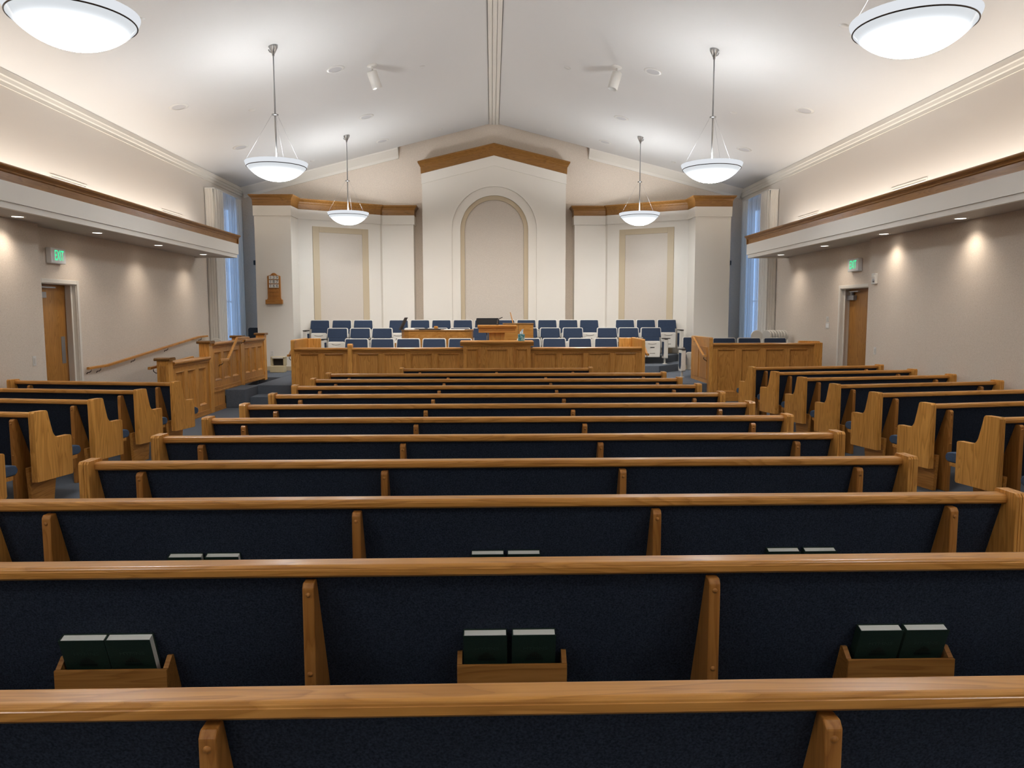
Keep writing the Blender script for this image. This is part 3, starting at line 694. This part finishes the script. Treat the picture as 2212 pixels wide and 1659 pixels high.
t = thing('tissue_box', 'teal patterned tissue box with white tissue on the rostrum cap', 'tissue box', (.473, FY + .02, 1.191))
MB().box(-.06, .06, -.06, .06, 0, .125).make('carton', 'teal', t, bevel=.002)
b = MB(); b.grid([[(-.025 + .02 * i, .012 * math.sin(i * 2.1 + j), .1255 + .02 * j + (.004 * i)) for i in range(4)] if j < 3 else [(.0 + .013 * i, .01 * math.sin(i * 2.1 + j), .1255 + .02 * j + .006 * i) for i in range(4)] for j in range(5)]); b.make('tissue', 'tissue', t, norm=False)

# grand piano, keyboard at the hymn board end, bent side towards the room
t = thing('grand_piano', 'oak grand piano with closed lid and curved side behind the front chairs', 'piano', (-1.25, 16.25, .34))
out = [(-.76, -.44), (-.25, -.44), (-.05, -.42), (.15, -.50), (.35, -.55), (.55, -.53), (.70, -.42), (.77, -.22), (.78, .05), (.76, .52), (-.76, .52)]
def smooth(P, it=2):
    for _ in range(it):
        Q = []
        for i in range(len(P)):
            a, b = P[i], P[(i + 1) % len(P)]; Q += [(a[0] * .75 + b[0] * .25, a[1] * .75 + b[1] * .25), (a[0] * .25 + b[0] * .75, a[1] * .25 + b[1] * .75)]
        P = Q
    return P
so = smooth(out)
MB().prism(so, 2, .60, .985).make('case', 'oak_piano', t)
MB().prism([(x * 1.012, y * 1.012) for x, y in so], 2, .986, 1.012).make('lid', 'oak_dark', t, bevel=.004)
MB().box(-.92, -.755, -.38, .46, .62, .74).make('key_bed', 'oak_piano', t, bevel=.005)
MB().box(-.91, -.77, -.34, .42, .741, .755).make('keyboard', 'tile', t)
for x, y in ((-.65, -.36), (-.65, .42), (.62, -.1)): MB().lathe([(0, 0), (.03, 0), (.035, .03), (.045, .3), (.055, .56), (.07, .6), (0, .6)], 14, (x, y, 0)).make('leg', 'oak_piano', t)
MB().prism([(-.80, 1.013), (-.775, 1.013), (-.655, 1.27), (-.67, 1.275)], 1, -.25, .25).make('music_desk', 'dark', t)
b = MB().box(-.66, -.46, -.40, -.12, 1.353, 1.353 + .035)
o = b.make('ring_binder', 'white', loc=(-1.25, 16.25, 0), bevel=.004); tag(o, 'white ring binder lying on the closed piano lid', 'binder')
o = MB().box(-.36, .08, -.36, .0, 1.353, 1.378).make('music_folder', 'dark', loc=(-1.25, 16.25, 0), bevel=.003); tag(o, 'dark flat music folder lying across the piano lid', 'folder')
o = MB().prism([(-.05, 1.379), (.03, 1.379), (.03, 1.425), (-.01, 1.435), (-.05, 1.43)], 1, -.26, -.18).make('wooden_block', 'oak_x', loc=(-1.25, 16.25, 0)); tag(o, 'small pale wooden block sitting on the dark music folder', 'block')
o = MB().box(.16, .60, -.34, -.06, 1.353, 1.360).make('sheet_music', 'pages', loc=(-1.25, 16.25, 0)); tag(o, 'loose sheet music lying near the curved end of the piano lid', 'sheet music')
# organ console seen from behind
t = thing('organ_console', 'tall plain oak organ console back to the room behind the pulpit', 'organ', (.51, 16.60, .34))
MB().box(-.33, .335, 0, .42, 0, 1.115).make('cabinet', 'oak_piano', t, bevel=.006)
MB().box(-.34, .345, -.008, .44, 1.116, 1.14).make('cabinet_top', 'oak_dark', t, bevel=.004)
MB().box(.0, .006, -.004, -.0005, .02, 1.10).make('panel_seam', 'dark', t)
b = MB().prism([(-.12, 1.141), (-.10, 1.141), (-.165, 1.385), (-.18, 1.382)], 1, .10, .34); b.make('music_rack', 'oak_x', t)
t = thing('music_stand', 'black music stand with wide desk behind the pulpit', 'music stand', (-.16, 16.05, .34))
MB().prism(round_rect(-.245, .245, 1.10, 1.26, .025), 1, -.02, -.008).make('desk', 'black', t, bevel=.003); MB().box(-.22, .22, -.06, -.021, 1.095, 1.105).make('ledge', 'black', t)
MB().tube([(0, .0, .05), (0, 0, 1.12)], .012).make('pole', 'black', t)
for k in range(3): MB().tube([(0, 0, .16), (.24 * math.cos(k * 2.1 + .4), .24 * math.sin(k * 2.1 + .4), .012)], .010).make('leg', 'black', t)
t = thing('music_stand', 'black music stand half hidden beside the hymn board column', 'music stand', (-5.98, 19.00, .34))
MB().prism(round_rect(-.19, .19, .72, 1.01, .05), 1, -.02, -.008).make('desk', 'black', t, bevel=.003)
MB().tube([(0, 0, .05), (0, 0, .9)], .012).make('pole', 'black', t)
for k in range(3): MB().tube([(0, 0, .16), (.22 * math.cos(k * 2.1 + .4), .22 * math.sin(k * 2.1 + .4), .012)], .010).make('leg', 'black', t)

# step stool, folded chairs
t = thing('step_stool', 'beige plastic step stool at the foot of the hymn board column', 'stool', (-5.05, 17.55, .34))
b = MB(); b.box(-.165, .165, -.10, .12, 0, .155); b.make('lower_step', 'stool', t, bevel=.012)
b = MB(); b.box(-.165, -.125, -.02, .16, .156, .345); b.box(.125, .165, -.02, .16, .156, .345); b.box(-.165, .165, -.02, .16, .315, .36); b.make('upper_step', 'stool', t, bevel=.008)
MB().box(-.124, .124, .10, .12, .156, .314).make('opening_shade', 'dark', t); MB().box(-.12, .12, -.025, -.0205, .325, .35).make('tread_pad', 'white', t)  # dark board stands in for the shade between the stool's legs
def folding_chair(lab):
    t = thing('folding_chair', lab, 'chair', group='folded chairs on the platform by the window')
    c_ = MB(); c_.prism(arc(0, .85, .128, 0, 2 * PI, 28)[:-1], 1, -.02, .02); c_.make('backrest', 'chair_white', t, bevel=.01)
    MB().prism(round_rect(-.15, .15, .20, .62, .05), 1, -.012, .012).make('seat', 'chair_white', t, bevel=.006)
    for q in (-1, 1): MB().tube([(q * .115, 0, 0), (q * .115, 0, .78)], .011).make('leg', 'chair_white', t)
    return t
fc = None
FCP = [(5.83, 16.60, -.10)] + [(6.06 + .062 * i, 16.60, math.radians(-62)) for i in range(7)]
for i, (x, y, r) in enumerate(FCP):
    lab = 'cream folded chair with round back facing out by the choir-box window' if i == 0 else 'cream folded chair edge-on against the wall behind choir box, %s from the window' % ORD[i - 1]
    if fc is None: fc = folding_chair(lab); FT = collect(fc); o = fc
    else: o = copy_tree(fc, None, FT); o['label'] = lab
    o.location = (x, y, .34); o.rotation_euler = (0, 0, r)
o = copy_tree(fc, None, FT); o['label'] = 'single cream folded chair by the curtain above the ramp railing'; o.location = (-6.27, 17.05, .342); o.rotation_euler = (0, 0, .2); o.scale = (1, 1, .83)

# ------------------------------------------------------------------ hymn number board
t = thing('hymn_board', 'oak hymn number board with three rows of white number tiles', 'hymn board', (-5.235, 18.10, 0))
P = [(-.155, 2.07), (-.155, 2.585)] + [(-.12, 2.60), (-.08, 2.612), (-.05, 2.64), (-.02, 2.658), (.02, 2.658), (.05, 2.64), (.08, 2.612), (.12, 2.60), (.155, 2.585), (.155, 2.07), (.175, 2.03), (-.175, 2.03)]
MB().prism(P, 1, -.03, -.001).make('board_frame', 'oak_shaded', t, bevel=.004)
MB().box(-.20, .20, -.075, -.001, 1.925, 2.03).make('tile_box', 'oak_shaded_x', t, bevel=.006)
for z in (2.17, 2.26, 2.35, 2.45, 2.55): MB().box(-.115, .115, -.042, -.0305, z - .054, z - .046).make('tile_rail', 'oak_dark', t)
for r_, num in enumerate(('139', '187', '166')):
    for c_, ch in enumerate(num):
        x, z = -.076 + .076 * c_, 2.553 - .100 * r_
        tl = MB().box(x - .036, x + .036, -.037, -.0315, z - .040, z + .040).make('number_tile', 'tile', t)
        text_mesh('digit', ch, .098, 'black_ink', tl, (x, -.0378, z), (PI / 2, 0, 0), .0004)

# ------------------------------------------------------------------ wall fittings
def exit_sign(s, y0, y1, z0, z1):
    t = thing('exit_sign', 'green lettered EXIT sign above the door ' + ('with handrail' if s < 0 else 'near choir box'), 'exit sign', (s * XW, (y0 + y1) / 2, (z0 + z1) / 2), s * -PI / 2)
    w, h = (y1 - y0) / 2, (z1 - z0) / 2
    MB().box(-w, w, -.085, -.002, -h, h).make('housing', 'exit_bg', t, bevel=.012)
    MB().box(-w + .04, w - .04, -.0875, -.0855, -h + .03, h - .03).make('face_plate', 'exit_bg', t)
    text_mesh('exit_letters', 'EXIT', .215, 'exit_green', t, (.01, -.0890, -.002), (PI / 2, 0, 0), .0008, .52 * (w / .18))
exit_sign(-1, 11.32, 11.70, 2.45, 2.68); exit_sign(1, 13.50, 13.90, 2.455, 2.69)
def plate(name, lab, cat, s, xw, y, z, w, h, kind='rocker'):
    t = thing(name, lab, cat, (s * xw, y, z), s * -PI / 2)
    MB().box(-w / 2, w / 2, -.008, -.001, -h / 2, h / 2).make('cover_plate', 'white', t, bevel=.002)
    if kind == 'rocker': MB().box(-w * .22, w * .22, -.013, -.0085, -h * .28, h * .28).make('rocker', 'chair_white', t, bevel=.002)
    else: MB().box(-w * .4, w * .4, -.011, -.0085, -h * .32, h * .3).make('screen', 'exit_bg', t)
plate('light_switch', 'white light switch on the wall before the handrail-side door', 'switch', -1, XN, 10.56, 1.055, .075, .135)
plate('light_switch', 'white light switch on the wall just below the strobe alarm', 'switch', 1, XN, 12.54, 1.06, .075, .12)
plate('control_switch_panel', 'upper of two white control plates beside the far door', 'control plate', 1, XW, 14.83, 1.575, .10, .11)
plate('control_switch_panel', 'lower and wider of two white control plates beside the far door', 'control plate', 1, XW, 14.82, 1.448, .15, .12, 's')
t = thing('fire_alarm', 'white strobe fire alarm on the wall corner beside the far door', 'alarm', (XN, 12.62, 2.275), -PI / 2)
MB().prism(round_rect(-.065, .065, -.09, .09, .015), 1, -.045, -.001).make('mount_plate', 'white', t, bevel=.004); MB().lathe([(0, .012), (.03, .008), (.032, 0)], 16).xf(Matrix.Translation((.015, -.046, -.03)) @ Matrix.Rotation(PI / 2, 4, 'X')).make('horn', 'grey', t); MB().box(-.03, .04, -.058, -.046, .03, .07).make('strobe', 'tile', t)
t = thing('power_outlet', 'white power outlet low on the hymn board column', 'outlet', (-5.335, 18.10, .755)); MB().box(-.04, .04, -.008, -.001, -.06, .06).make('cover_plate', 'white', t, bevel=.002)
for z in (-.026, .026): MB().box(-.018, .018, -.010, -.0085, z - .016, z + .016).make('socket', 'chair_white', t)
# slot diffusers on the upper walls
for s, pts in ((-1, (12.06, 15.85)), (1, (12.10, 15.95))):
    for i, y in enumerate(pts):
        t = thing('air_vent', 'white slot air vent just above the soffit %s, %s' % ('over the handrail wall' if s < 0 else 'over the alarm wall', ('farther from the curtain', 'nearer to the curtain')[i]), 'air vent', (s * XW, y, 3.66), s * -PI / 2)
        MB().box(-.52, .52, -.006, -.001, -.12, .12).make('vent_frame', 'paint', t, bevel=.003)
        b = MB()
        for z in (-.07, -.035, 0, .035, .07): b.box(-.48, .48, -.011, -.0065, z - .006, z + .006)
        b.make('louvre_slat', 'white', t)
# downlights in the soffits
for s in (-1, 1):
    for i, y in enumerate((10.03, 12.0, 14.15, 16.3)):
        t = thing('soffit_downlight', 'round recessed downlight under the soffit %s, %s from the curtain' % ('over the handrail wall' if s < 0 else 'over the alarm wall', ORD[3 - i]), 'downlight', (s * 6.20, y, ZS - .0005), group='downlights in the side soffits')
        MB().lathe([(.068, -.001), (.09, -.006), (.10, 0)], 24).make('trim_ring', 'white', t)
        MB().lathe([(0, -.0015), (.067, -.0015)], 24).make('lens', 'lamp', t, norm=False)
# things on the ceiling
ta = math.atan(SL)
def on_ceiling(name, lab, cat, x, y, grp):
    t = thing(name, lab, cat, (x, y, zc(x) - .001), group=grp); t.rotation_euler = (0, (ta if x > 0 else -ta), 0); return t
SPK = [(2.77, 13.54, 'inner row, nearest the room'), (2.76, 16.71, 'inner row, second of three'), (2.75, 19.0, 'inner row, beside the ceiling notch'), (5.44, 13.44, 'outer row, nearest the room'), (5.43, 16.60, 'outer row, close to the window')]
for s in (-1, 1):
    for x, y, l in SPK:
        t = on_ceiling('ceiling_speaker', 'round white ceiling speaker %s slope, %s' % ('on hymn-board' if s < 0 else 'on choir-box', l), 'speaker', s * x, y, 'round speakers set in the ceiling')
        MB().lathe([(.115, -.010), (.135, -.012), (.16, -.006), (.165, 0)], 28).make('trim_ring', 'white', t); MB().lathe([(0, -.006), (.118, -.006)], 28).make('grille', 'grille', t, norm=False)
SPR = [(1.36, 14.5, 'high by the ridge'), (1.345, 19.3, 'high by the front wall'), (4.52, 14.5, 'low beyond the pendants'), (4.51, 19.2, 'low by the front wall'), (4.575, 10.15, 'beside the big pendant')]
for s in (-1, 1):
    for x, y, l in SPR:
        t = on_ceiling('ceiling_sprinkler', 'small flat sprinkler disc %s slope, %s' % ('on hymn-board' if s < 0 else 'on choir-box', l), 'sprinkler', s * x, y, 'sprinkler discs on the ceiling')
        MB().lathe([(0, -.014), (.05, -.014), (.055, -.010)], 18).make('cover_disc', 'white', t); MB().lathe([(.04, -.010), (.062, -.004), (.066, 0)], 18).make('escutcheon', 'white', t)
for s in (-1, 1):
    x = s * 2.173
    t = thing('ceiling_spotlight', 'white cylinder spotlight hanging from the ceiling on the %s slope' % ('hymn-board' if s < 0 else 'choir-box'), 'spotlight', (x, 13.79, zc(x)))
    MB().lathe([(0, -.03), (.03, -.028), (.09, -.012), (.095, 0)], 20).xf(Matrix.Rotation(ta if s > 0 else -ta, 4, 'Y')).make('mounting_plate', 'white', t)
    MB().tube([(0, 0, -.02), (0, 0, -.07), (-s * .02, .0, -.10)], .014).make('swivel', 'white', t)
    R = Matrix.Translation((-s * -.01, 0, -.10)) @ Matrix.Rotation(s * .30, 4, 'Y') @ Matrix.Rotation(.30 if s < 0 else -.05, 4, 'X')
    cyl = MB().lathe([(0, 0), (.085, 0), (.09, -.01), (.09, -.30), (.078, -.305), (.078, -.26), (0, -.26)], 24).xf(R).make('lamp_housing', 'white', t)

# ------------------------------------------------------------------ pendants
def make_pendant(lab, z_rim):
    t = thing('bowl_pendant', lab, 'pendant light', group='glass bowl pendants in two rows')
    R = .465
    a0, h0 = R * .955, .208
    Rs = (a0 * a0 + h0 * h0) / (2 * h0); A = math.asin(a0 / Rs)
    prof = [(Rs * math.sin(A * (1 - i / 16)), -.072 - h0 + Rs - Rs * math.cos(A * (1 - i / 16))) for i in range(17)]
    prof[-1] = (0, -.072 - h0)
    # z = 0 of the glass sits at its upper edge so that the light falls off towards the rim
    g = MB().lathe([(r, z + .072) for r, z in prof], 56).make('glass_bowl', 'bowl', t, loc=(0, 0, z_rim - .072))
    MB().lathe([(R * .955, -.071), (R * .968, -.066), (R * .985, -.045), (R * 1.015, -.012), (R * 1.02, -.003), (R * 1.018, 0), (R * .985, 0)], 56).make('rim_band', 'bowl_rim', t, loc=(0, 0, z_rim))
    b = MB(); n = 56
    b.tube([(R * .962 * math.cos(2 * PI * k / n), R * .962 * math.sin(2 * PI * k / n), z_rim - .072) for k in range(n + 1)], .006, 6, cap=False); b.make('seam_ring', 'bronze', t)
    zt = 5.765; hub = z_rim + .72
    MB().tube([(0, 0, z_rim - .02), (0, 0, hub), (0, 0, zt - .10)], [.013, .013, .009], 10).make('stem', 'nickel', t)
    MB().lathe([(0, .012), (.03, .012), (.052, .006), (.052, -.006), (.03, -.012), (0, -.012)], 20, (0, 0, hub)).make('hub', 'nickel', t)
    MB().lathe([(0, -.15), (.018, -.15), (.020, -.115), (.032, -.10), (.036, -.085), (.068, -.02), (.070, .02), (0, .02)], 20, (0, 0, zt)).make('canopy', 'nickel', t)
    MB().tube([(.025, 0, zt - .10), (.055, 0, zt - .085), (.07, 0, zt - .055)], .009, 8).make('swivel_arm', 'nickel', t)
    for k in range(3):
        a = k * 2 * PI / 3 + .5
        MB().tube([(.045 * math.cos(a), .045 * math.sin(a), hub), (R * .99 * math.cos(a), R * .99 * math.sin(a), z_rim)], .0013, 5).make('suspension_cable', 'grey', t)
    return t
pend = None
for s in (-1, 1):
    for x, y, l in ((3.285, 6.10, 'largest and nearest'), (3.39, 11.96, 'middle of its row'), (3.39, 17.76, 'farthest in its row'), (3.20, 0.0, 'level with the camera, added unseen for light'), (3.20, -5.9, 'added unseen behind the camera for light')):  # the last two pairs are unseen, added to light the near pews
        lab = 'white glass bowl pendant on the %s, %s' % ('hymn-board side' if s < 0 else 'choir-box side', l)
        if pend is None: pend = make_pendant(lab, 4.025); PT = collect(pend); o = pend
        else: o = copy_tree(pend, None, PT); o['label'] = lab
        o.location = (s * x, y, 0); o.rotation_euler = (0, 0, 0 if s > 0 else PI)

# ------------------------------------------------------------------ lights the room has, and unseen ones added for the near pews
def area(name, loc, rot, sx, sy, power, col, shape='RECTANGLE', spread=PI):
    l = bpy.data.lights.new(name, 'AREA'); l.shape = shape; l.size = sx
    if shape in ('RECTANGLE', 'ELLIPSE'): l.size_y = sy
    l.energy = power; l.color = col; l.spread = spread
    o = bpy.data.objects.new(name, l); COL.objects.link(o); o.location = loc; o.rotation_euler = rot; return o
def spot(name, loc, power, col, size, blend, rot=(0, 0, 0), rad=.05):
    l = bpy.data.lights.new(name, 'SPOT'); l.energy = power; l.color = col; l.spot_size = size; l.spot_blend = blend; l.shadow_soft_size = rad
    o = bpy.data.objects.new(name, l); COL.objects.link(o); o.location = loc; o.rotation_euler = rot; return o
UP, COVE, DOWN = 36.0, 8.5, 21.0
ies = 'IESNA:LM-63-2002\n[TEST]\nTILT=NONE\n1 1000 1 %d 1 1 2 0 0 0\n1 1 1\n'
def batwing():
    # indirect pendant photometry: nothing below the rim, weakest straight up, strongest out to the sides
    va = [0, 80, 90, 92] + list(range(95, 181, 5)); cd = []
    for a in va:
        t = 180 - a
        if a <= 92: cd.append(0)
        else:
            k = min(1 / max(math.cos(math.radians(t)), .01) ** 4.2, 22.0)
            if t > 72: k *= max(0, (88 - t) / 16)
            cd.append(round(k * 100, 1))
    return ies % len(va) + ' '.join(map(str, va)) + '\n0\n' + ' '.join(map(str, cd)) + '\n'
TXT = bpy.data.texts.new('indirect_pendant.ies'); TXT.write(batwing())
def uplight(loc, power, col, rad):
    l = bpy.data.lights.new('pendant_lamps', 'POINT'); l.energy = power; l.color = col; l.shadow_soft_size = rad; l.use_nodes = True
    nt = l.node_tree; e = nt.nodes['Emission']; t = nt.nodes.new('ShaderNodeTexIES'); t.mode = 'INTERNAL'; t.ies = TXT; t.inputs['Strength'].default_value = 0.01
    nt.links.new(t.outputs['Fac'], e.inputs['Strength'])
    o = bpy.data.objects.new('pendant_lamps', l); COL.objects.link(o); o.location = loc; return o
for s in (-1, 1):
    for x, y in ((3.285, 6.10), (3.39, 11.96), (3.39, 17.76), (3.2, 0.0), (3.2, -5.9)):  # the last two are out of view, added for foreground light
        uplight((s * x, y, 4.04), UP, (0.95, 0.97, 1.0), .18)
    area('cove_lamps', (s * 6.40, (YR + SE) / 2, 3.14), (0, s * -math.radians(128), 0), .10, SE - YR - .4, COVE * 20, (1.0, 0.95, 0.89))
    for y in (-4.5, -2.4, -.35, 1.7, 3.8, 5.9, 7.95, 10.03, 12.0, 14.15, 16.3):  # lamps without a fixture are unseen, added to brighten the near part
        spot('downlight_lamp', (s * 6.20, y, ZS - .02), DOWN, (1.0, 0.88, 0.75), math.radians(125), 1.0, (0, 0, 0), .09)
    spot('spotlight_lamp', (s * 2.15, 13.70, zc(2.17) - .42), 420, (1.0, 0.95, 0.9), math.radians(95), .8, Vector((s * -.30, .75, -1.1)).to_track_quat('-Z', 'Y').to_euler())

# dusk outside
W = bpy.data.worlds.new('dusk'); S.world = W; W.use_nodes = True
bg = W.node_tree.nodes['Background']; bg.inputs[0].default_value = (0.31, 0.55, 1.0, 1); bg.inputs[1].default_value = 0.85

# ------------------------------------------------------------------ camera
pitch, yaw, roll = 0.09435, 0.02641, -0.00138
cp_, sp_, cy, sy, cr_, sr = math.cos(pitch), math.sin(pitch), math.cos(yaw), math.sin(yaw), math.cos(roll), math.sin(roll)
f = Vector((sy * cp_, cy * cp_, -sp_)); r = Vector((cy, -sy, 0)); u = r.cross(f)
r2 = r * cr_ + u * sr; u2 = u * cr_ - r * sr
cam = bpy.data.cameras.new('camera'); cam.sensor_fit = 'HORIZONTAL'; cam.sensor_width = 36.0; cam.lens = 1620 / 2212 * 36
co = bpy.data.objects.new('camera', cam); COL.objects.link(co)
m = Matrix((r2, u2, -f)).transposed().to_4x4(); m.translation = Vector((-0.06825, 0.0, 1.70623)); co.matrix_world = m
cam.clip_start = .05; cam.clip_end = 100
S.camera = co
S.view_settings.view_transform = 'Standard'; S.view_settings.look = 'None'; S.view_settings.gamma = 1.0; S.view_settings.exposure = 1.05; S.view_settings.use_curve_mapping = False
S.cycles.use_denoising = True; S.cycles.max_bounces = 10; S.cycles.diffuse_bounces = 6; S.cycles.transparent_max_bounces = 12
S.cycles.sample_clamp_indirect = 6.0; S.cycles.caustics_reflective = False; S.cycles.caustics_refractive = False
